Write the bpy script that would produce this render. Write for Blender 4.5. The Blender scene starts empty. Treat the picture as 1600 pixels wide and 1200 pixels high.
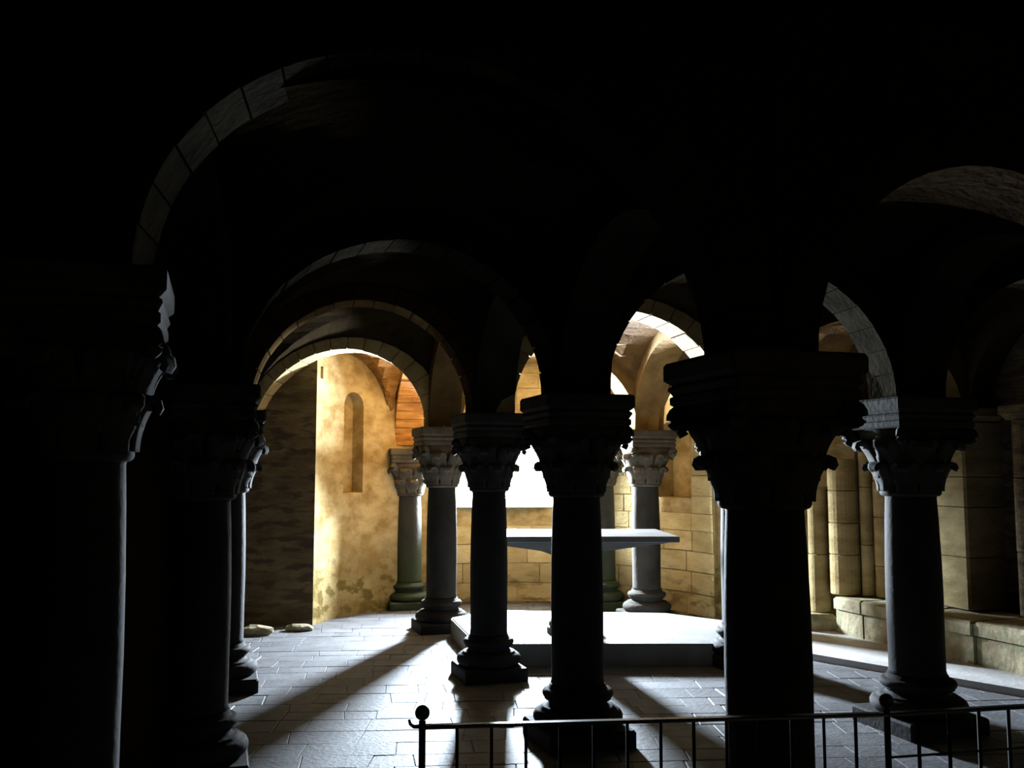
import bpy, bmesh, math, random
from mathutils import Vector, Matrix
random.seed(7)
S = bpy.context.scene
COL = S.collection
PI = math.pi

# ------------------------------------------------------------------ camera, world, light, exposure
H_EYE, FPX = 1.65, 1500.0
PITCH = math.atan(140 / 1500)
cam_d = bpy.data.cameras.new('camera'); cam = bpy.data.objects.new('camera', cam_d); COL.objects.link(cam)
cam.location = (0, 0, H_EYE); cam.rotation_euler = (PI / 2 + PITCH, 0, 0)
cam_d.sensor_width = 36; cam_d.lens = 36 * FPX / 1600; cam_d.clip_start = 0.05
S.camera = cam

W = bpy.data.worlds.new('sky'); S.world = W; W.use_nodes = True
bg = W.node_tree.nodes['Background']; bg.inputs[0].default_value = (0.76, 0.88, 1.0, 1); bg.inputs[1].default_value = 20.0

APC = Vector((0.10, 10.20, 0)); APR = 2.33; APT = 0.70     # apse centre, inner radius, wall thickness
WIN_A = math.radians(96.0)                                  # bearing of the apse window
WN = Vector((math.cos(WIN_A), math.sin(WIN_A), 0))
la = bpy.data.lights.new('window_daylight', 'AREA'); la.shape = 'RECTANGLE'; la.size = 0.34; la.size_y = 0.74
la.energy = 3100; la.color = (0.73, 0.865, 1.0)
lo = bpy.data.objects.new('window_daylight', la); COL.objects.link(lo)
lp = APC + WN * (APR + 0.42); lo.location = (lp.x, lp.y, 1.80)
lo.rotation_euler = Vector((0.34, -0.94, 0.0)).to_track_quat('-Z', 'Y').to_euler()

S.view_settings.view_transform = 'Standard'; S.view_settings.look = 'None'
S.view_settings.gamma = 1; S.view_settings.use_curve_mapping = False
S.view_settings.exposure = 0.0
S.cycles.max_bounces = 5; S.cycles.diffuse_bounces = 2; S.cycles.glossy_bounces = 3
S.cycles.caustics_reflective = False; S.cycles.caustics_refractive = False
S.cycles.use_denoising = True
S.cycles.sample_clamp_indirect = 4

# ------------------------------------------------------------------ materials
def stone(name, c1, c2, scale=3.0, rough=0.85, bump=0.25, fine=28.0, c3=None, band=None, objrand=0.0, spec=0.3, stretch=(1, 1, 1)):
    m = bpy.data.materials.new(name); m.use_nodes = True
    nt = m.node_tree; N = nt.nodes; L = nt.links
    b = N['Principled BSDF']; b.inputs['Roughness'].default_value = rough
    b.inputs['Specular IOR Level'].default_value = spec
    g = N.new('ShaderNodeNewGeometry')
    mp = N.new('ShaderNodeMapping'); mp.inputs['Scale'].default_value = stretch
    L.new(g.outputs['Position'], mp.inputs['Vector'])
    n1 = N.new('ShaderNodeTexNoise'); n1.inputs['Scale'].default_value = scale; n1.inputs['Detail'].default_value = 6
    n1.inputs['Roughness'].default_value = 0.62
    L.new(mp.outputs[0], n1.inputs['Vector'])
    r = N.new('ShaderNodeValToRGB'); r.color_ramp.elements[0].position = 0.36; r.color_ramp.elements[1].position = 0.62
    r.color_ramp.elements[0].color = (*c2, 1); r.color_ramp.elements[1].color = (*c1, 1)
    L.new(n1.outputs['Fac'], r.inputs[0]); out = r.outputs[0]
    if c3:                                     # patches of a third colour: moss, damp
        n3 = N.new('ShaderNodeTexNoise'); n3.inputs['Scale'].default_value = scale * 1.7; n3.inputs['Detail'].default_value = 8
        L.new(mp.outputs[0], n3.inputs['Vector'])
        r3 = N.new('ShaderNodeValToRGB'); r3.color_ramp.elements[0].position = 0.50; r3.color_ramp.elements[1].position = 0.60
        L.new(n3.outputs['Fac'], r3.inputs[0]); fac = r3.outputs[0]
        if band:                               # moss only grows below about this height, with a ragged edge
            sp = N.new('ShaderNodeSeparateXYZ'); L.new(g.outputs['Position'], sp.inputs[0])
            ad = N.new('ShaderNodeMath'); ad.operation = 'MULTIPLY_ADD'
            L.new(n1.outputs['Fac'], ad.inputs[0]); ad.inputs[1].default_value = -1.0; L.new(sp.outputs['Z'], ad.inputs[2])
            mr = N.new('ShaderNodeMapRange'); mr.inputs['From Min'].default_value = band - 0.5 - 0.25; mr.inputs['From Max'].default_value = band - 0.5 + 0.25
            mr.inputs['To Min'].default_value = 1.0; mr.inputs['To Max'].default_value = 0.0
            L.new(ad.outputs[0], mr.inputs['Value'])
            mm = N.new('ShaderNodeMath'); mm.operation = 'MULTIPLY_ADD'; L.new(r3.outputs[0], mm.inputs[0]); mm.inputs[1].default_value = 0.5; mm.inputs[2].default_value = 0.5
            m2 = N.new('ShaderNodeMath'); m2.operation = 'MULTIPLY'; L.new(mm.outputs[0], m2.inputs[0]); L.new(mr.outputs[0], m2.inputs[1])
            fac = m2.outputs[0]
        mx = N.new('ShaderNodeMixRGB'); L.new(fac, mx.inputs[0]); L.new(out, mx.inputs[1]); mx.inputs[2].default_value = (*c3, 1); out = mx.outputs[0]
    if objrand:
        oi = N.new('ShaderNodeObjectInfo'); hs = N.new('ShaderNodeHueSaturation')
        mr2 = N.new('ShaderNodeMapRange'); mr2.inputs['To Min'].default_value = 1 - objrand; mr2.inputs['To Max'].default_value = 1 + objrand
        L.new(oi.outputs['Random'], mr2.inputs['Value']); L.new(mr2.outputs[0], hs.inputs['Value']); L.new(out, hs.inputs['Color']); out = hs.outputs[0]
    L.new(out, b.inputs['Base Color'])
    n2 = N.new('ShaderNodeTexNoise'); n2.inputs['Scale'].default_value = fine; n2.inputs['Detail'].default_value = 5
    L.new(mp.outputs[0], n2.inputs['Vector'])
    bp = N.new('ShaderNodeBump'); bp.inputs['Strength'].default_value = bump; bp.inputs['Distance'].default_value = 0.03
    L.new(n2.outputs['Fac'], bp.inputs['Height']); L.new(bp.outputs[0], b.inputs['Normal'])
    return m

def plain(name, col, rough=0.5, metal=0.0, spec=0.5):
    m = bpy.data.materials.new(name); m.use_nodes = True
    nt = m.node_tree; b = nt.nodes['Principled BSDF']
    n = nt.nodes.new('ShaderNodeTexNoise'); n.inputs['Scale'].default_value = 60
    r = nt.nodes.new('ShaderNodeValToRGB')
    r.color_ramp.elements[0].color = (*[c * 0.7 for c in col], 1); r.color_ramp.elements[1].color = (*col, 1)
    nt.links.new(n.outputs['Fac'], r.inputs[0]); nt.links.new(r.outputs[0], b.inputs['Base Color'])
    b.inputs['Roughness'].default_value = rough; b.inputs['Metallic'].default_value = metal; b.inputs['Specular IOR Level'].default_value = spec
    return m

M_COL = stone('column_stone', (0.030, 0.029, 0.029), (0.018, 0.017, 0.017), 4, 0.8, 0.1, spec=0.15)  # darker copy for the nearer columns; their backlit shade is put into the colour
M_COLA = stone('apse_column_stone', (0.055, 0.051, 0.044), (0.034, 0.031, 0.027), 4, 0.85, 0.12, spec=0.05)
M_COLD = stone('grey_column_stone', (0.030, 0.028, 0.024), (0.019, 0.0175, 0.015), 4, 0.85, 0.12, spec=0.05)  # apse column stone darkened for C4; shade on its front is in the colour
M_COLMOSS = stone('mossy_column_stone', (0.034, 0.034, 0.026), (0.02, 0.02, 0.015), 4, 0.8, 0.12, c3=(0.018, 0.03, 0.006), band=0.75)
M_CAP = stone('capital_stone', (0.062, 0.058, 0.052), (0.035, 0.032, 0.028), 6, 0.85, 0.10, spec=0.15)  # darker capital copy outside the apse, with the shade put into its colour
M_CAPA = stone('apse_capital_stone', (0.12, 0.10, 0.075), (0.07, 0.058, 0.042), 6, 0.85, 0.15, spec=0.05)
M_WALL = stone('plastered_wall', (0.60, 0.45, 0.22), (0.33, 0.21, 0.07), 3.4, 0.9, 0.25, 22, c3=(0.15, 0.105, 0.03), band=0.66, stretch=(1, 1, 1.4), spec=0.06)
M_BLOCK = stone('wall_ashlar', (0.72, 0.56, 0.28), (0.50, 0.36, 0.15), 2.6, 0.9, 0.25, 26, c3=(0.21, 0.14, 0.05), band=0.45, objrand=0.16, stretch=(1, 1, 2.5), spec=0.08)
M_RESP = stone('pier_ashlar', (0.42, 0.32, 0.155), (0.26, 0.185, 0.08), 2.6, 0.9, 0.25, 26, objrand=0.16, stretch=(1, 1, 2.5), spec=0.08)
M_RESPD = stone('dark_pilaster_ashlar', (0.25, 0.195, 0.10), (0.15, 0.11, 0.05), 2.6, 0.9, 0.25, 26, objrand=0.16, stretch=(1, 1, 2.5), spec=0.05)  # pier ashlar darkened; the shade on the pilaster front is painted in
M_VAULT = stone('vault_plaster', (0.30, 0.155, 0.045), (0.16, 0.08, 0.025), 2.2, 0.9, 0.35, 18)
M_BRICK = stone('brick', (0.62, 0.30, 0.075), (0.30, 0.12, 0.028), 3, 0.9, 0.4, 24, stretch=(1, 1, 7))
M_ARCHSHADE = stone('shaded_arch_stone', (0.026, 0.022, 0.016), (0.015, 0.013, 0.010), 4, 0.95, 0.3, 24, objrand=0.12, spec=0.0)  # arch stone taken near black; shade of the nearer arches is painted in
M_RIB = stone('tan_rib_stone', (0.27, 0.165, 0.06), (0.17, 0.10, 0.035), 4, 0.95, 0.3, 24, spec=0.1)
M_BROWN = stone('brown_arch_stone', (0.075, 0.046, 0.019), (0.045, 0.027, 0.011), 4, 0.95, 0.3, 24, objrand=0.15, spec=0.0)  # darker copy of the arch stone; dim light on the soffits is painted in
M_VDARK = stone('shaded_vault_plaster', (0.026, 0.018, 0.010), (0.016, 0.011, 0.006), 2.2, 0.95, 0.35, 18, spec=0.0)  # near-black vault copy; shade of unlit bays and left wall put into the colour
M_ARCH = stone('arch_stone', (0.40, 0.29, 0.12), (0.26, 0.18, 0.07), 4, 0.88, 0.3, 24, objrand=0.12)
M_PAVE = stone('paving_stone', (0.155, 0.155, 0.165), (0.105, 0.104, 0.108), 5, 0.62, 0.16, 30, objrand=0.15, spec=0.16)
M_MORTAR = stone('floor_joint_earth', (0.08, 0.075, 0.07), (0.05, 0.045, 0.04), 9, 0.9, 0.3)
M_STEP = stone('pale_step_stone', (0.60, 0.58, 0.57), (0.46, 0.44, 0.43), 4, 0.6, 0.15, 26, spec=0.3)  # far lighter than the paving; brighter daylight on the right is put into the colour
M_PLAT = stone('platform_stone', (0.26, 0.256, 0.25), (0.20, 0.197, 0.19), 3, 0.5, 0.1, 26, spec=0.45)
M_ALTAR = stone('altar_stone', (0.32, 0.315, 0.31), (0.25, 0.245, 0.24), 4, 0.4, 0.05, 30, spec=0.5)
M_ALTARF = stone('altar_foot_stone', (0.095, 0.093, 0.090), (0.07, 0.068, 0.066), 4, 0.8, 0.05, 30, spec=0.05)  # altar stone darkened below the slab; shade of the underside is in the colour
M_BENCH = stone('bench_stone', (0.46, 0.40, 0.25), (0.24, 0.19, 0.11), 5, 0.85, 0.4, 16, c3=(0.24, 0.23, 0.13))
M_IRON = plain('black_iron', (0.012, 0.012, 0.013), 0.42, 0.0, 0.5)
M_RAIL = plain('worn_polished_iron', (0.02, 0.02, 0.02), 0.26, 0.0, 1.0)
M_IRON2 = plain('rusty_matt_iron', (0.012, 0.011, 0.010), 0.75, 0.0, 0.08)
M_REVEAL = stone('window_reveal_plaster', (0.70, 0.62, 0.48), (0.56, 0.47, 0.33), 4, 0.9, 0.15, spec=0.0)

# ------------------------------------------------------------------ helpers
def link(name, me, m, parent=None, smooth=False):
    if m and not me.materials: me.materials.append(m)
    if smooth:
        for p in me.polygons: p.use_smooth = True
    o = bpy.data.objects.new(name, me); COL.objects.link(o)
    if parent: o.parent = parent
    return o

def from_bm(name, bm, m, parent=None, smooth=False):
    bmesh.ops.recalc_face_normals(bm, faces=bm.faces)
    me = bpy.data.meshes.new(name); bm.to_mesh(me); bm.free()
    return link(name, me, m, parent, smooth)

def thing(name, label, cat, loc=(0, 0, 0), rz=0, group=None):
    o = bpy.data.objects.new(name, None); o.empty_display_size = 0.1; COL.objects.link(o)
    o.location = loc; o.rotation_euler = (0, 0, rz)
    return tag(o, label, cat, group)

def tag(o, label, cat, group=None):
    o['label'] = label; o['category'] = cat; o['kind'] = 'thing'
    if group: o['group'] = group
    return o

def struct(o, label=None):
    o['kind'] = 'structure'
    if label: o['label'] = label
    return o

def add_prism(bm, pts, z0, z1):
    b = [bm.verts.new((x, y, z0)) for x, y in pts]; t = [bm.verts.new((x, y, z1)) for x, y in pts]
    n = len(pts)
    bm.faces.new(b[::-1]); bm.faces.new(t)
    for i in range(n): bm.faces.new((b[i], b[(i + 1) % n], t[(i + 1) % n], t[i]))

def add_loft(bm, rings, cap=True, closed=True):
    vs = [[bm.verts.new(p) for p in r] for r in rings]; n = len(rings[0])
    for a, b in zip(vs, vs[1:]):
        for i in range(n if closed else n - 1):
            bm.faces.new((a[i], a[(i + 1) % n], b[(i + 1) % n], b[i]))
    if cap:
        bm.faces.new(vs[0][::-1]); bm.faces.new(vs[-1])

def lathe(prof, n=32, a0=0.0, a1=2 * PI):
    bm = bmesh.new()
    rings = [[(r * math.cos(a0 + (a1 - a0) * i / n), r * math.sin(a0 + (a1 - a0) * i / n), z) for i in range(n)] for r, z in prof]
    add_loft(bm, rings); return bm

def square_ring(h, z, c=0.0):
    if c <= 0: return [(-h, -h, z), (h, -h, z), (h, h, z), (-h, h, z)]
    k = h - c
    return [(-k, -h, z), (k, -h, z), (h, -k, z), (h, k, z), (k, h, z), (-k, h, z), (-h, k, z), (-h, -k, z)]

def square_loft(prof, c=0.008):
    bm = bmesh.new(); add_loft(bm, [square_ring(h, z, c) for h, z in prof]); return bm

def add_tube(bm, pts, rad, n=8, cap=True):
    pts = [Vector(p) for p in pts]; rings = []
    for i, p in enumerate(pts):
        t = (pts[min(i + 1, len(pts) - 1)] - pts[max(i - 1, 0)]).normalized()
        up = Vector((0, 0, 1)) if abs(t.z) < 0.95 else Vector((1, 0, 0))
        a = t.cross(up).normalized(); b = t.cross(a)
        r = rad[i] if isinstance(rad, (list, tuple)) else rad
        rings.append([p + a * (r * math.cos(2 * PI * k / n)) + b * (r * math.sin(2 * PI * k / n)) for k in range(n)])
    add_loft(bm, rings, cap)

def rough_block(name, pts, z0, z1, m, parent=None, jit=0.012, ch=0.012, seed=0):
    """stone with a chamfered, uneven top; pts counter-clockwise"""
    rnd = random.Random(seed)
    cx = sum(p[0] for p in pts) / len(pts); cy = sum(p[1] for p in pts) / len(pts)
    def ring(sh, z):
        out = []
        for x, y in pts:
            d = math.hypot(x - cx, y - cy) or 1
            out.append((x - (x - cx) / d * sh, y - (y - cy) / d * sh, z))
        return out
    bm = bmesh.new()
    tilt = [rnd.uniform(-jit, jit) for _ in pts]
    r0, r1, r2 = ring(0, z0), ring(0, z1 - ch), ring(ch * 1.4, z1)
    r1 = [(x, y, z + t) for (x, y, z), t in zip(r1, tilt)]; r2 = [(x, y, z + t) for (x, y, z), t in zip(r2, tilt)]
    add_loft(bm, [r0, r1, r2])
    return from_bm(name, bm, m, parent)

def inside(p, poly):
    x, y = p; c = False; n = len(poly)
    for i in range(n):
        (x1, y1), (x2, y2) = poly[i], poly[(i + 1) % n]
        if (y1 > y) != (y2 > y) and x < (x2 - x1) * (y - y1) / (y2 - y1) + x1: c = not c
    return c

# ------------------------------------------------------------------ plan of the crypt: u runs towards the viewer, v across the rows
VA = math.radians(16.7)
V = Vector((math.cos(VA), math.sin(VA))); U = Vector((math.sin(VA), -math.cos(VA)))
P = {'C1': (1.07, 4.10), 'L1': (-1.645, 3.70), 'C2': (0.41, 6.15), 'C3': (-0.19, 8.00), 'C4': (-0.75, 10.35),
     'C8': (1.99, 8.50), 'C7': (2.66, 6.45), 'L2': (-2.25, 7.60), 'L3': (-1.74, 5.45), 'C6': (1.53, 11.07)}
P = {k: Vector(p) for k, p in P.items()}
def polar(deg, r=APR): return Vector((APC.x + r * math.cos(math.radians(deg)), APC.y + r * math.sin(math.radians(deg))))
P['C5'] = polar(126.5, 2.33); P['C9'] = polar(60.5, 2.08)
P['L4'] = Vector((-2.95, 10.45))
P['R1'] = P['C1'] + V * 2.2
P['RW1'] = Vector((5.75, 5.2)); P['RW2'] = Vector((4.98, 7.15)); P['RW3'] = Vector((4.28, 9.0)); P['RW4'] = Vector((3.70, 10.55))
for a, b in (('F1', 'L1'), ('F2', 'C1'), ('F3', 'R1'), ('F4', 'RW1')): P[a] = P[b] + U * 4.6
W5, W9, WLa, WR = polar(126.5, APR + 0.1), polar(60.5, APR + 0.1), polar(167, APR + 0.08), polar(22, APR + 0.1)
P.update(W5=W5, W9=W9, WLa=WLa, WR=WR)
SPR = {k: 2.14 for k in P}
SPR.update(L1=2.42,  F1=2.3, C5=1.96, W5=2.0, L4=2.02)

# ------------------------------------------------------------------ floor: earth bed, then single paving stones
bm = bmesh.new(); add_prism(bm, [(-8, -4), (9, -4), (9, 14), (-8, 14)], -0.30, -0.003)
floor = struct(from_bm('floor', bm, M_MORTAR))
PLAT = [(-0.30, 8.44), (1.95, 8.44), (2.28, 9.62), (1.62, 10.28), (-0.22, 10.50), (-0.62, 9.95)]
STEP = [(2.61, 8.76), (3.77, 7.29), (4.55, 6.30), (5.2, 6.5), (3.9, 10.6), (2.45, 10.6), (2.36, 9.60)]

def proj(x, y, z):
    z -= H_EYE; c, s = math.cos(PITCH), math.sin(PITCH)
    zc = -s * y + c * z; d = c * y + s * z
    return (800 + FPX * x / d, 600 - FPX * zc / d) if d > 0.1 else (-1e4, -1e4)

pavers = []
ROT = Matrix.Rotation(math.radians(4.0), 2)
y = 2.2
while y < 13.0:
    dep = random.uniform(0.22, 0.31)
    x = -6.5 + random.uniform(0, 0.4); cuts = []
    while x < 7.0:
        cuts.append((x, random.uniform(-0.014, 0.014))); x += random.choice((0.22, 0.28, 0.36, 0.44, 0.54)) * random.uniform(0.88, 1.12)
    yj = [random.uniform(-.006, .006) for _ in cuts]
    for (xa, sa), (xb, sb), ja, jb in zip(cuts, cuts[1:], yj, yj[1:]):
        g = 0.0035
        q = [(xa - sa + g, y + g + ja), (xb - sb - g, y + g + jb), (xb + sb - g, y + dep - g + jb), (xa + sa + g, y + dep - g + ja)]
        q = [tuple(ROT @ Vector(p)) for p in q]
        c = (sum(p[0] for p in q) / 4, sum(p[1] for p in q) / 4)
        if all(inside(p, PLAT) for p in q) or all(inside(p, STEP) for p in q): continue
        if c[1] > 10.2 and math.hypot(c[0] - APC.x, c[1] - APC.y) > APR + 0.2 and not (-5 < c[0] < 4.2 and c[1] < 10.8): continue
        pavers.append((c, q, dep * (xb - xa)))
    y += dep
def vis_key(t):
    c, q, ar = t
    px, py = proj(c[0], c[1], 0)
    if not (-20 < px < 1620 and py < 1215): return 1e9
    if px < 385 or 1122 < px < 1258: return 1e8 + c[1]
    return c[1] - 3.0 * ar
pavers.sort(key=vis_key)
stuff = bmesh.new()
for i, (c, q, ar) in enumerate(pavers):
    z1 = random.uniform(-0.0005, 0.0025)
    if i < 296:
        rough_block('paver', q, -0.02, z1, M_PAVE, floor, 0.0012, 0.001, i)
    else:
        cx, cy = c
        r0 = [(a, b, -0.02) for a, b in q]; r1 = [(a, b, z1 - .008) for a, b in q]
        r2 = [(a - (a - cx) * .05, b - (b - cy) * .05, z1) for a, b in q]
        add_loft(stuff, [r0, r1, r2])
o = from_bm('paver_field', stuff, M_PAVE, floor); o['kind'] = 'stuff'

bm = bmesh.new(); add_prism(bm, STEP, -0.02, 0.06)
struct(from_bm('trim_1', bm, M_STEP), 'low raised paving along the right aisle wall')

# ------------------------------------------------------------------ walls
ZTOP = 3.75
def wall_solid(pts, z0=-0.3, z1=ZTOP):
    b = bmesh.new(); add_prism(b, pts, z0, z1); return b

A_END, A_BEG = 168.0, 19.5
n = 44
inn = [polar(A_BEG + (A_END - A_BEG) * i / n) for i in range(n + 1)]
out = [polar(A_BEG + (A_END - A_BEG) * i / n, APR + APT) for i in range(n + 1)]
apse = from_bm('wall_back', wall_solid([tuple(p) for p in inn] + [tuple(p) for p in out[::-1]]), M_WALL)
struct(apse, 'curved apse wall around the bright window')

def arch_loop(w, z0, z1, k=10):
    """outline of a round-headed opening in (across, z)"""
    r = w / 2; pts = [(-r, z0), (r, z0)]
    for i in range(k + 1):
        a = PI * i / k
        pts.append((r * math.cos(a), (z1 - r) + r * math.sin(a)))
    return pts
def frame(deg):
    nn = Vector((math.cos(math.radians(deg)), math.sin(math.radians(deg)), 0)); tt = Vector((-nn.y, nn.x, 0))
    return nn, tt
def opening(bm_, deg, loops, grow=0.0):
    """loops: list of (radius, width, z0, z1)"""
    nn, tt = frame(deg); rings = []
    for r, w, z0, z1 in loops:
        rings.append([APC + nn * r + tt * (a * 1.0) + Vector((0, 0, z)) for a, z in arch_loop(w + grow * 2, z0 - grow, z1 + grow)])
    add_loft(bm_, rings)
WIN = [(APR - 0.30, 1.62, 1.19, 2.44), (APR - 0.10, 1.54, 1.21, 2.42), (APR + 0.40, 0.44, 1.42, 2.17), (APR + APT + 0.1, 0.44, 1.42, 2.17)]
cut = bmesh.new()
opening(cut, math.degrees(WIN_A), WIN)
for deg, w, z0, z1, dpt in ((148.5, 0.36, 1.42, 2.62, 0.16), (38.0, 0.62, 1.36, 2.28, 0.34)):
    opening(cut, deg, [(APR - 0.2, w, z0, z1), (APR + dpt, w * 0.96, z0 + 0.01, z1)])
nn, tt = frame(165.0)
hp = [APC + nn * r + tt * a + Vector((0, 0, z)) for r in (APR - 0.2, APR + 0.25) for a, z in ((-.035, 2.72), (.035, 2.72), (.035, 2.86), (-.035, 2.86))]
add_loft(cut, [hp[:4], hp[4:]])
co = from_bm('cutter', cut, None)
md = apse.modifiers.new('openings', 'BOOLEAN'); md.operation = 'DIFFERENCE'; md.object = co; md.solver = 'EXACT'
dg = bpy.context.evaluated_depsgraph_get()
nm = bpy.data.meshes.new_from_object(apse.evaluated_get(dg)); apse.modifiers.clear(); apse.data = nm
bpy.data.objects.remove(co)

# splayed plaster lining of the window
bm = bmesh.new()
nn, tt = frame(math.degrees(WIN_A))
rings = []
for r, w, z0, z1 in WIN[1:3]:
    rings.append([APC + nn * r + tt * a + Vector((0, 0, z)) for a, z in arch_loop(w - 0.01, z0 + 0.005, z1 - 0.005, 14)])
rings2 = [[p + (APC + nn * (p - APC).dot(nn) + Vector((0, 0, 1.8)) - p).normalized() * 0.015 for p in r] for r in rings]
add_loft(bm, [rings[0], rings2[0], rings2[1], rings[1]], cap=False)
struct(from_bm('window_1', bm, M_REVEAL), 'round headed window with wide splayed reveals in the apse')

# ashlar of the right half of the apse: each block a piece of its own
course, z = 0, 0.02
while z < 2.9:
    hgt = random.uniform(0.20, 0.27)
    deg = 19.8
    while deg < 118:
        wd = random.uniform(8.5, 15.0)
        a0, a1 = deg + 0.12, min(deg + wd - 0.12, 119)
        deg += wd
        mid = (a0 + a1) / 2
        if z + hgt > 1.18 and z < 2.44 and a1 > 96 - 19.8 and a0 < 96 + 19.8: continue
        if z + hgt > 1.36 and z < 2.30 and a1 > 38 - 8.2 and a0 < 38 + 8.2:
            if a0 < 29.6: a1 = 29.6
            elif a1 > 46.4: a0 = 46.4
            else: continue
            if a1 - a0 < 2: continue
        bm = bmesh.new(); pr = random.uniform(0.010, 0.022); k = 3
        zj = [random.uniform(-.004, .004) for _ in range(4)]
        rings = []
        for i in range(k + 1):
            a = a0 + (a1 - a0) * i / k
            pi_, po = polar(a, APR - pr), polar(a, APR + 0.02)
            rings.append([(po.x, po.y, z + .003), (pi_.x, pi_.y, z + .006 + zj[0]), (pi_.x, pi_.y, z + hgt - .004 + zj[1]), (po.x, po.y, z + hgt - .002)])
        add_loft(bm, rings)
        from_bm('stone_block', bm, M_BLOCK, apse)
    z += hgt

wl_c = polar(A_END)                        # corner where the apse meets the end wall of the left aisle
wl_o = polar(A_END, APR + APT)
def strip_wall(name, pts, thick, side, m, label):
    """wall following a polyline, thickened to one side"""
    pts = [Vector(p) for p in pts]; off = []
    for i, p in enumerate(pts):
        t = (pts[min(i + 1, len(pts) - 1)] - pts[max(i - 1, 0)]).normalized()
        off.append(p + Vector((-t.y, t.x)) * thick * side)
    o = from_bm(name, wall_solid([tuple(p) for p in pts] + [tuple(p) for p in off[::-1]]), m)
    return struct(o, label)
LFAR = wl_c - V * 2.7
M_WALLD = stone('rough_end_wall', (0.12, 0.085, 0.04), (0.065, 0.045, 0.02), 2.4, 0.92, 0.5, 14, c3=(0.045, 0.03, 0.015), stretch=(1, 1, 3))  # dark wall copy; shade on the unlit walls is put into the colour
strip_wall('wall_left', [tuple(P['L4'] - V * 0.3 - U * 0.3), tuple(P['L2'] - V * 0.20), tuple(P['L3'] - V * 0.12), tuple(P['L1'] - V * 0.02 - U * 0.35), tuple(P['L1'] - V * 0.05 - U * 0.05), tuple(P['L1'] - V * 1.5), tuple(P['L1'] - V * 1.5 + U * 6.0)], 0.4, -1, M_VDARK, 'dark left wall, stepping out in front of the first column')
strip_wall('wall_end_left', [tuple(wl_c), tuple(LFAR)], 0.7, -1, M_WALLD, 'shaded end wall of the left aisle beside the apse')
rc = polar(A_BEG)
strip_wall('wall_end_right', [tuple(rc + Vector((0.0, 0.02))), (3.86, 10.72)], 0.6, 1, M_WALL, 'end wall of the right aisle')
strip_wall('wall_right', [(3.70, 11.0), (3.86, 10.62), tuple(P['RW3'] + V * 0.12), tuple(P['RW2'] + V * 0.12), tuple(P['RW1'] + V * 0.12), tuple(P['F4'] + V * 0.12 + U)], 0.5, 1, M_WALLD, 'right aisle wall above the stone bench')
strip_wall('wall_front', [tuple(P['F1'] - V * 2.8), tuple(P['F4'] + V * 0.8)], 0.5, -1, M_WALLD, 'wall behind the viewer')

# ------------------------------------------------------------------ ceiling: roof slab, groin vault webs and transverse arches
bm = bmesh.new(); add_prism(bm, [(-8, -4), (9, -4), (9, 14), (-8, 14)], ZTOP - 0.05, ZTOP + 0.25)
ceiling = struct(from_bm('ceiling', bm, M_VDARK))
RISE = 0.98
def web(a, b, c, d, rise=RISE, m=None, nseg=18, lift=0.02, half=False):
    """groin vault over the quad a-b-c-d; two crossing round barrels"""
    A, B, C_, D = (P[k] for k in (a, b, c, d)); zs = [SPR[k] for k in (a, b, c, d)]
    bm = bmesh.new(); ss = [(1 - math.cos(PI * i / nseg)) / 2 for i in range(nseg + 1)]
    f = lambda s: math.sqrt(max(0.0, 1 - (2 * s - 1) ** 2))
    fs = (lambda s: 1.0 if s < 0.5 else f(s)) if half else f
    g = []
    for s in ss:
        row = []
        for t in ss:
            w = ((1 - s) * (1 - t), s * (1 - t), s * t, (1 - s) * t)
            p = A * w[0] + B * w[1] + C_ * w[2] + D * w[3]
            z = sum(q * e for q, e in zip(w, zs)) + lift + rise * max(fs(s), f(t)) + 0.05 * fs(s) * f(t)
            row.append(bm.verts.new((p.x, p.y, z)))
        g.append(row)
    for i in range(nseg):
        for j in range(nseg):
            bm.faces.new((g[i][j], g[i + 1][j], g[i + 1][j + 1], g[i][j + 1]))
    bmesh.ops.solidify(bm, geom=list(bm.faces), thickness=-0.06)
    return from_bm('vault_web', bm, m or M_VAULT, ceiling)

def spandrel(a, b, rise, inset, th=0.17, w=0.30, nseg=26):
    """masonry between an arch's back and the roof"""
    A, B = P[a], P[b]; d = (B - A); Ln = d.length; d = d / Ln; q = Vector((-d.y, d.x)) * w / 2
    half = Ln / 2 - inset + th; mid = (A + B) / 2; rings = []
    pts = [(-Ln / 2 - 0.02, SPR[a] - 0.1)] if half < Ln / 2 else []
    for i in range(nseg + 1):
        t = PI * i / nseg; k = 0.5 - 0.5 * math.cos(t)
        pts.append((-half * math.cos(t), SPR[a] * (1 - k) + SPR[b] * k + (rise + th) * math.sin(t)))
    for x, z in pts:
        p0, p1 = mid + d * x - q, mid + d * x + q
        rings.append([(p0.x, p0.y, z), (p1.x, p1.y, z), (p1.x, p1.y, ZTOP), (p0.x, p0.y, ZTOP)])
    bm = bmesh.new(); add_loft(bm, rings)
    return from_bm('spandrel', bm, M_VDARK, ceiling)

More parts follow.
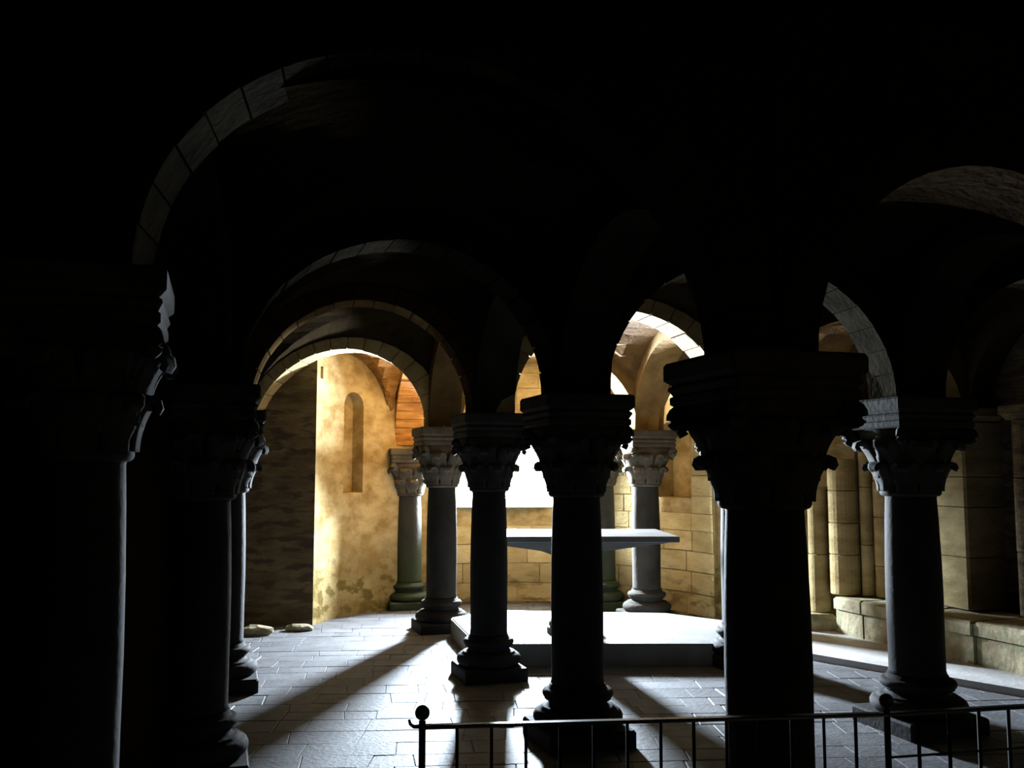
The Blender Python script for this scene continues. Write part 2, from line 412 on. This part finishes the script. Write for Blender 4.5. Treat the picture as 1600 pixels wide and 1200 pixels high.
def arch(a, b, rise=0.90, w=0.34, th=0.20, inset=0.17, m=None, nv=0, nseg=26, vname='voussoir', zoff=0.0):
    """round transverse arch between two supports; nv voussoirs as single stones, else one band"""
    A, B = P[a], P[b]; d = (B - A); Ln = d.length; d = d / Ln; q = Vector((-d.y, d.x))
    za, zb = SPR[a] + zoff, SPR[b] + zoff; half = Ln / 2 - inset; mid = (A + B) / 2
    def sec(t, w_, th_, lo_=0.0):
        cx, sx = math.cos(t), math.sin(t)
        k = 0.5 - 0.5 * cx          # 0 at a, 1 at b
        res = []
        for e, o_ in ((-w_ / 2, lo_), (w_ / 2, lo_), (w_ / 2, th_), (-w_ / 2, th_)):
            p = mid + d * (-(half + o_) * cx) + q * e
            res.append((p.x, p.y, za * (1 - k) + zb * k + (rise + o_) * sx))
        return res
    if not nv:
        bm = bmesh.new(); add_loft(bm, [sec(PI * i / nseg, w, th) for i in range(nseg + 1)])
        return from_bm('arch', bm, m or M_ARCH, ceiling)
    bm = bmesh.new(); add_loft(bm, [sec(PI * i / nseg, w - 0.03, th - 0.015, 0.014) for i in range(nseg + 1)])
    root = from_bm('arch', bm, m or M_ARCH, ceiling)
    gap = 0.03
    for i in range(nv):
        t0, t1 = PI * (i + gap) / nv, PI * (i + 1 - gap) / nv
        bm = bmesh.new(); j = random.uniform(-0.006, 0.004)
        add_loft(bm, [sec(t0 + (t1 - t0) * s, w, th, j) for s in (0, 0.5, 1)])
        from_bm(vname, bm, m or M_ARCH, root)
    return root

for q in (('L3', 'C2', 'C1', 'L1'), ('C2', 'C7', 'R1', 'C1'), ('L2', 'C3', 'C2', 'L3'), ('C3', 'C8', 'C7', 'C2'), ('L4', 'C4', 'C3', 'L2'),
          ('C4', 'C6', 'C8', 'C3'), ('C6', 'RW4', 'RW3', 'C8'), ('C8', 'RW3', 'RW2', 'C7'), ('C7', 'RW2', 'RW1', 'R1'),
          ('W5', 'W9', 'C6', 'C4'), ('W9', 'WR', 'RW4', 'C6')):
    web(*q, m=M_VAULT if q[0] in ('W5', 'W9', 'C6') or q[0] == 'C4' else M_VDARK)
P['L4b'] = P['L4'] + Vector((0.1, 0.35)); P['W5a'] = polar(132.0, APR + 0.1); SPR.update(L4b=2.02, W5a=1.95)
web('WLa', 'W5a', 'C4', 'L4b', m=M_BRICK, half=True)
for a, b, kw in (('L1', 'C1', dict(rise=1.05, nv=19, m=M_ARCHSHADE, inset=0.19)), ('C1', 'R1', dict(m=M_VDARK)), ('L3', 'C2', dict(nv=17, m=M_ARCHSHADE)), ('C2', 'C7', dict(nv=17, m=M_ARCHSHADE)), ('L2', 'C3', dict(nv=17, m=M_BROWN)), ('C3', 'C8', dict(nv=17)),
                 ('L4', 'C4', dict(nv=17)), ('C4', 'C6', dict(m=M_RIB)), ('C6', 'RW4', dict(m=M_RIB)), ('C8', 'RW3', dict(m=M_BROWN)), ('C7', 'RW2', dict(m=M_ARCHSHADE)), ('R1', 'RW1', dict(m=M_ARCHSHADE)),
                 ('L1', 'L3', dict(m=M_ARCHSHADE)), ('L3', 'L2', dict(m=M_ARCHSHADE)), ('L2', 'L4', dict(m=M_ARCHSHADE)), ('C1', 'C2', dict(m=M_ARCHSHADE)), ('C2', 'C3', dict(m=M_ARCHSHADE)), ('C3', 'C4', dict(m=M_BROWN)),
                 ('R1', 'C7', dict(m=M_ARCHSHADE)), ('C7', 'C8', dict(m=M_ARCHSHADE)), ('C8', 'C6', dict(m=M_RIB)), ('C6', 'W9', dict(m=M_RIB)), ('RW1', 'RW2', dict(m=M_VDARK)), ('RW2', 'RW3', dict(m=M_VDARK)), ('RW3', 'RW4', dict(m=M_BROWN))):
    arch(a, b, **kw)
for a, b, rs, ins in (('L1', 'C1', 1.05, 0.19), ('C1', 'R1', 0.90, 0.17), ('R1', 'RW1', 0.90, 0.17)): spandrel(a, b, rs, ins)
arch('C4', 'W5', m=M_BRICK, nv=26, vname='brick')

# ------------------------------------------------------------------ columns
SH = [(0.152, 0.34), (0.165, 0.355), (0.160, 0.375), (0.160, 0.60), (0.162, 0.85), (0.159, 1.10), (0.152, 1.35), (0.146, 1.49), (0.150, 1.505)]
ME = {}
def keep(key, bm, smooth=True):
    bmesh.ops.recalc_face_normals(bm, faces=bm.faces)
    me = bpy.data.meshes.new(key); bm.to_mesh(me); bm.free()
    for p in me.polygons: p.use_smooth = smooth
    ME[key] = me
keep('shaft', lathe(SH, 36))
def arcp(r, z, R, a0, a1, k=7):
    return [(r + R * math.cos(a0 + (a1 - a0) * i / k), z + R * math.sin(a0 + (a1 - a0) * i / k)) for i in range(k + 1)]
base_prof = [(0.20, 0.10)] + arcp(0.225, 0.155, 0.05, -PI / 2, PI / 2) + [(0.225, 0.215)] + \
            [(0.205 - 0.028 * math.sin(PI * i / 6), 0.215 + 0.045 * i / 6) for i in range(7)] + [(0.20, 0.265)] + \
            arcp(0.19, 0.292, 0.028, -PI / 2, PI / 2) + [(0.178, 0.322), (0.172, 0.345), (0.15, 0.345)]
keep('base', lathe(base_prof, 36))
keep('plinth', square_loft([(0.272, -0.01), (0.272, 0.09), (0.262, 0.105)], 0.012), False)
keep('astragal', lathe(arcp(0.152, 1.525, 0.024, -PI / 2, PI / 2), 36))
bell = [(0.150, 1.52), (0.152, 1.60), (0.165, 1.72), (0.190, 1.83), (0.228, 1.93), (0.235, 1.955)]
bm = bmesh.new(); rings = []
for r_, z_, k_ in ((0.150, 1.52, 0), (0.158, 1.60, 0), (0.182, 1.70, 0.05), (0.214, 1.80, 0.2), (0.240, 1.88, 0.45), (0.252, 1.955, 0.7)):
    ring = []
    for i in range(32):
        a = 2 * PI * i / 32; c_, s_ = math.cos(a), math.sin(a); sq = 1 / max(abs(c_), abs(s_))
        m_ = r_ * ((1 - k_) + k_ * sq); ring.append((m_ * c_, m_ * s_, z_))
    rings.append(ring)
add_loft(bm, rings); keep('bell', bm)
keep('abacus', square_loft([(0.255, 1.945), (0.266, 1.955), (0.266, 1.985), (0.256, 1.992), (0.272, 2.020), (0.268, 2.032), (0.258, 2.038), (0.284, 2.062), (0.284, 2.125), (0.276, 2.14)], 0.012), False)
def leaf_mesh(z0, z1, r0, r1, wid, curl):
    """acanthus tongue: rises along the bell, its lobed tip curls out and down"""
    bm = bmesh.new(); K, Wn = 13, 6; gt, gb, cl = [], [], []
    for i in range(K + 1):
        t = i / K
        if t < 0.62:
            q = t / 0.62; cl.append((r0 + (r1 - r0) * q ** 2.0, z0 + (z1 - z0) * q, t))
        else:
            a = PI * 1.30 * (t - 0.62) / 0.38
            cl.append((r1 + curl * (1 - math.cos(a)), z1 + curl * math.sin(a), t))
    for i, (r, z, t) in enumerate(cl):
        pa, pb = cl[max(i - 1, 0)], cl[min(i + 1, K)]
        dr, dz = pb[0] - pa[0], pb[1] - pa[1]; dl = math.hypot(dr, dz); nr, nz = dz / dl, -dr / dl
        w = wid * (0.78 + 0.32 * math.sin(PI * min(1, t * 1.05))) * (1 - 0.55 * max(0, (t - 0.6) / 0.4) ** 1.5)
        w *= 1 + 0.10 * math.cos(t * 6 * PI)
        top, bot = [], []
        for k in range(Wn + 1):
            e = -1 + 2 * k / Wn
            h = 0.010 * (1 - abs(e)) - 0.006 * e * e + 0.004 * math.cos(e * 3 * PI)
            top.append(bm.verts.new((r + nr * (h + 0.012), e * w, z + nz * (h + 0.012)))); bot.append(bm.verts.new((r - nr * 0.012, e * w, z - nz * 0.012)))
        gt.append(top); gb.append(bot)
    for i in range(K):
        for k in range(Wn):
            bm.faces.new((gt[i][k], gt[i + 1][k], gt[i + 1][k + 1], gt[i][k + 1])); bm.faces.new((gb[i][k], gb[i][k + 1], gb[i + 1][k + 1], gb[i + 1][k]))
        for k in (0, Wn): bm.faces.new((gt[i][k], gb[i][k], gb[i + 1][k], gt[i + 1][k]))
    for i in (0, K):
        for k in range(Wn): bm.faces.new((gt[i][k], gt[i][k + 1], gb[i][k + 1], gb[i][k]))
    return bm
keep('leaf_low', leaf_mesh(1.535, 1.690, 0.166, 0.208, 0.072, 0.026))
keep('leaf_high', leaf_mesh(1.62, 1.830, 0.185, 0.255, 0.082, 0.030))
bm = bmesh.new(); pts, rad = [], []
for i in range(12): t = i / 11; pts.append((0.22 + 0.11 * t ** 1.6, 0, 1.76 + 0.165 * t)); rad.append(0.022 + 0.010 * t)
for i in range(1, 22):
    a = PI * 0.5 - i / 21 * PI * 2.6; R = 0.038 * (1 - 0.030 * i); pts.append((0.325 + R * math.cos(a), 0, 1.887 + R * math.sin(a))); rad.append(0.031 - 0.0004 * i)
add_tube(bm, pts, rad, 8); keep('volute', bm)

def column(key, label, r=1.0, zs=1.0, z0=0.0, pm=None, group=None, rz=VA, leaves=True, plinth=True):
    p = P[key]
    root = thing('column', label, 'column', (p.x, p.y, z0), rz, group)
    root.scale = (r, r, zs)
    def add(nm, me, m, par):
        mm = ME[me]
        o = bpy.data.objects.new(nm, mm); COL.objects.link(o); o.parent = par
        if not mm.materials: mm.materials.append(m)
        o.material_slots[0].link = 'OBJECT'; o.material_slots[0].material = m
        return o
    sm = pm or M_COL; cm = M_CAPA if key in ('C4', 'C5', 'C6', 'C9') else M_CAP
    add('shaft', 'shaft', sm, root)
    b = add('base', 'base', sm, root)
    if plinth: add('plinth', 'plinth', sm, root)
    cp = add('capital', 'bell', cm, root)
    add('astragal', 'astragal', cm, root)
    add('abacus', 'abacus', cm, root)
    if leaves:
        for k in range(8):
            o = add('leaf', 'leaf_low', cm, cp); o.rotation_euler.z = k * PI / 4
            o = add('leaf', 'leaf_high', cm, cp); o.rotation_euler.z = (k + 0.5) * PI / 4
        for k in range(4):
            o = add('volute', 'volute', cm, cp); o.rotation_euler.z = PI / 4 + k * PI / 2
    return root

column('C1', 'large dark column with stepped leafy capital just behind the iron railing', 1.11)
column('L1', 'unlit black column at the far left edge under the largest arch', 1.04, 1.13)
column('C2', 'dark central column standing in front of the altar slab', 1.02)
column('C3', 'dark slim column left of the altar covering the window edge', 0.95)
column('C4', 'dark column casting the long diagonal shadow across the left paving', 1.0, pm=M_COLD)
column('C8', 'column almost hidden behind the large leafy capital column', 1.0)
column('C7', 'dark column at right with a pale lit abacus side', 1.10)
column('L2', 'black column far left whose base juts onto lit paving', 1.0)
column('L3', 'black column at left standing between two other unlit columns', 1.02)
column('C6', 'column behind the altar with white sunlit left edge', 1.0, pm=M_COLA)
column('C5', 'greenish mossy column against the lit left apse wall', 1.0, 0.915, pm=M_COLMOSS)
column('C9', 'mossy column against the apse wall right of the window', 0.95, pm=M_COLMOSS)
pr = lathe(base_prof + [(0.16, 0.36), (0.162, 0.85), (0.15, 1.5), (0.20, 1.70), (0.26, 1.95), (0.28, 2.14)], 28)
o = struct(from_bm('outside_column', pr, M_COL, None, True), 'plain column carrying the next arch outside the picture'); o.location = (P['R1'].x, P['R1'].y, 0)  # unseen column, out of view, under the far end of the C1 arch
bm = bmesh.new(); add_prism(bm, [(-.29, -.29), (.29, -.29), (.29, .29), (-.29, .29)], -0.01, 0.105); from_bm('plinth', bm, M_COL, o)
# ------------------------------------------------------------------ altar platform
bm = bmesh.new(); add_prism(bm, PLAT, -0.02, 0.19)
bmesh.ops.bevel(bm, geom=[e for e in bm.edges if all(v.co.z > 0.1 for v in e.verts)], offset=0.012, segments=2, affect='EDGES')
struct(from_bm('trim_2', bm, M_PLAT), 'sunlit stone platform carrying the altar')

# ------------------------------------------------------------------ altar: thin slab on a flared column
altar = thing('altar', 'stone altar slab on a single flared pedestal upon the bright platform', 'altar', (0.56, 9.02, 0.19), 0)
bm = bmesh.new(); add_prism(bm, [(-0.90, -0.58), (0.90, -0.58), (0.86, 0.56), (-0.86, 0.56)], 0.862, 0.915)
bmesh.ops.bevel(bm, geom=list(bm.edges), offset=0.006, segments=1, affect='EDGES')
from_bm('slab', bm, M_ALTAR, altar)
bm = bmesh.new()
add_loft(bm, [[(-a, -b, z), (a, -b, z), (a, b, z), (-a, b, z)] for a, b, z in ((0.17, 0.17, 0.70), (0.22, 0.21, 0.735), (0.30, 0.26, 0.765), (0.86, 0.50, 0.862))])
from_bm('flared_support', bm, M_ALTARF, altar)
bm = bmesh.new(); add_loft(bm, [[(r * math.cos(2 * PI * i / 28), r * math.sin(2 * PI * i / 28), z) for i in range(28)] for r, z in ((0.14, 0.16), (0.135, 0.60), (0.165, 0.62), (0.165, 0.645), (0.14, 0.66), (0.17, 0.70))])
from_bm('pedestal', bm, M_ALTARF, altar, True)
bm = lathe([(0.24, 0.0), (0.24, 0.06)] + arcp(0.19, 0.09, 0.035, -PI / 2, PI / 2) + [(0.165, 0.14), (0.15, 0.17)], 28)
from_bm('pedestal_base', bm, M_ALTARF, altar)

# ------------------------------------------------------------------ right aisle wall: bench, plinth, responds
bench = thing('stone_bench', 'long rough stone bench along the right aisle wall', 'bench', (3.25, 9.84, 0.0))
d_b = Vector((0.36, -0.933)); n_b = Vector((0.933, 0.36)); s = 0.0; i = 0
while s < 4.6:
    ln = random.uniform(0.42, 0.68); q = []
    for a, b in ((s + .006, 0.0), (s + ln - .006, 0.0), (s + ln - .006, 0.78), (s + .006, 0.78)):
        q.append(tuple(d_b * a + n_b * (b + (random.uniform(-.02, .02) if b == 0 else 0))))
    q = q[::-1] if ((q[1][0] - q[0][0]) * (q[2][1] - q[0][1]) - (q[1][1] - q[0][1]) * (q[2][0] - q[0][0])) < 0 else q
    rough_block('stone_block', q, 0.04, 0.30, M_BENCH, bench, 0.006, 0.012, 900 + i)
    q2 = [tuple(Vector(p) - n_b * 0.03) for p in q]
    rough_block('seat_stone', q2, 0.30, 0.42, M_BENCH, bench, 0.008, 0.02, 950 + i)
    s += ln; i += 1
pl = [(2.98, 9.93), (3.30, 9.91), (3.34, 10.34), (3.00, 10.36)]
o = rough_block('stone_plinth', pl, 0.04, 0.22, M_BENCH, None, 0.01, 0.04, 5)
tag(o, 'rounded rough stone plinth at the left end of the bench', 'plinth')

def respond(name, label, x, y, z0, z1, r, m=M_RESP, blocks=4, impost=True, group=None, flat=False):
    root = thing(name, label, 'column', (x, y, z0), math.radians(15), group)
    hs = [0.0] + sorted(random.uniform(0.12, 0.88) for _ in range(blocks - 1)) + [1.0]
    hs = [i / blocks + (random.uniform(-.05, .05) if 0 < i < blocks else 0) for i in range(blocks + 1)]
    Ht = z1 - z0
    for a, b in zip(hs, hs[1:]):
        rr = r * random.uniform(0.985, 1.015)
        if flat:
            bm = square_loft([(rr - .006, a * Ht + .003), (rr, a * Ht + .010), (rr, b * Ht - .008), (rr - .006, b * Ht - .002)], 0.02)
        else:
            bm = lathe([(rr - .008, a * Ht + .002), (rr, a * Ht + .010), (rr, b * Ht - .008), (rr - .008, b * Ht - .002)], 24)
        from_bm('drum' if not flat else 'stone_block', bm, m, root)
    if impost:
        bm = square_loft([(r * 0.95, Ht), (r * 1.12, Ht + 0.04), (r * 1.25, Ht + 0.05), (r * 1.25, Ht + 0.12), (r * 1.2, Ht + 0.13)], 0.01)
        from_bm('impost', bm, m, root)
    return root
respond('half_column', 'slender rounded shaft on the rough plinth right of the large dark column', 3.20, 10.13, 0.226, 1.52, 0.105, blocks=2, impost=False)
respond('half_column', 'thick jointed round pier standing on the left end of the bench', 3.405, 9.935, 0.43, 1.80, 0.155, blocks=4, impost=False)
respond('half_column', 'thin shaft in the gap between two thick piers on the bench', 3.585, 9.78, 0.43, 1.95, 0.065, blocks=3, impost=False)
respond('half_column', 'pale pier on the bench beside the dark column with lit abacus', 3.715, 9.65, 0.43, 1.95, 0.105, blocks=4, impost=False)
P['X'] = Vector((4.18, 9.02))
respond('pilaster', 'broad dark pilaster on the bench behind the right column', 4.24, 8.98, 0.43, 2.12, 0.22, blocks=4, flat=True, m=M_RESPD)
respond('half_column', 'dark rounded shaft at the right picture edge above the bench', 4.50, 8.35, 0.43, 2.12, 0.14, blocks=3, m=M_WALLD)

# ------------------------------------------------------------------ loose stones
def boulder(x, y, s, label, seed, z0=0.0, m=None):
    rnd = random.Random(seed); bm = bmesh.new()
    bmesh.ops.create_icosphere(bm, subdivisions=2, radius=1)
    for v in bm.verts:
        k = 1 + rnd.uniform(-.13, .13)
        v.co = Vector((v.co.x * s[0] * k, v.co.y * s[1] * k, max(v.co.z, -0.55) * s[2] * k))
    o = from_bm('stone', bm, m or M_BENCH); o.location = (x, y, z0 + 0.5 * s[2])
    return tag(o, label, 'stone')
boulder(-2.62, 10.05, (0.17, 0.10, 0.07), 'worn stone lying at the foot of the shaded end wall', 3)
boulder(-2.25, 10.32, (0.15, 0.08, 0.05), 'low stone at the corner of shaded and lit wall', 4)
boulder(3.62, 8.42, (0.07, 0.06, 0.10), 'small upright stone in shadow before the bench', 8, 0.055)

# ------------------------------------------------------------------ iron railing in front
rail = thing('iron_railing', 'low black iron railing with ball topped posts across the foreground', 'railing', (0, 0, 0))
RP = [Vector((-0.268, 2.95)), Vector((1.178, 3.10)), Vector((1.715, 3.22))]
RZ = [0.898, 0.898, 0.896]
def tubepart(nm, pts, r, par, nn_=8, m=M_IRON):
    bm = bmesh.new(); add_tube(bm, pts, r, nn_); return from_bm(nm, bm, m, par, True)
for i, (p, top) in enumerate(zip(RP, (0.915, 0.915, 1.07))):
    po = tubepart('post', [(p.x, p.y, 0.0), (p.x, p.y, top)], 0.0105 if i < 2 else 0.013, rail)
    bm = lathe([(0.045, 0.0), (0.045, 0.006), (0.016, 0.012), (0.012, 0.03)], 16); bmesh.ops.translate(bm, verts=bm.verts, vec=(p.x, p.y, 0)); from_bm('foot_plate', bm, M_IRON, po)
    if i < 2:
        bm = bmesh.new(); bmesh.ops.create_uvsphere(bm, u_segments=18, v_segments=12, radius=0.0225); bmesh.ops.translate(bm, verts=bm.verts, vec=(p.x, p.y, 0.938))
        from_bm('ball_finial', bm, M_IRON, po, True)
for i in range(2):
    a, b = RP[i], RP[i + 1]
    t_ = (b - a).normalized(); q_ = Vector((-t_.y, t_.x)) * 0.016; bm = bmesh.new()
    add_loft(bm, [[(p.x - q_.x, p.y - q_.y, z - .005), (p.x + q_.x, p.y + q_.y, z - .005), (p.x + q_.x, p.y + q_.y, z + .002), (p.x + q_.x * .7, p.y + q_.y * .7, z + .005), (p.x - q_.x * .7, p.y - q_.y * .7, z + .005), (p.x - q_.x, p.y - q_.y, z + .002)] for p, z in ((a, RZ[i]), (b, RZ[i + 1]))])
    from_bm('top_rail', bm, M_RAIL, rail)
    tubepart('bottom_rail', [(a.x, a.y, 0.10), (b.x, b.y, 0.10)], 0.008, rail)
    if i == 1: tubepart('middle_rail', [(a.x, a.y, 0.765), (b.x, b.y, 0.765)], 0.004, rail)
    nb = 14 if i == 0 else 5
    for k in range(1, nb):
        q = a.lerp(b, k / nb)
        tubepart('baluster', [(q.x, q.y, 0.10), (q.x, q.y, 0.895)], 0.0055 if i == 0 else 0.006, rail, 6, M_IRON2)
hk = [(RP[0].x - 0.005, RP[0].y, 0.898), (RP[0].x - 0.025, RP[0].y, 0.897), (RP[0].x - 0.036, RP[0].y, 0.905), (RP[0].x - 0.040, RP[0].y, 0.918)]
tubepart('hook', hk, [0.007, 0.006, 0.005, 0.004], rail)
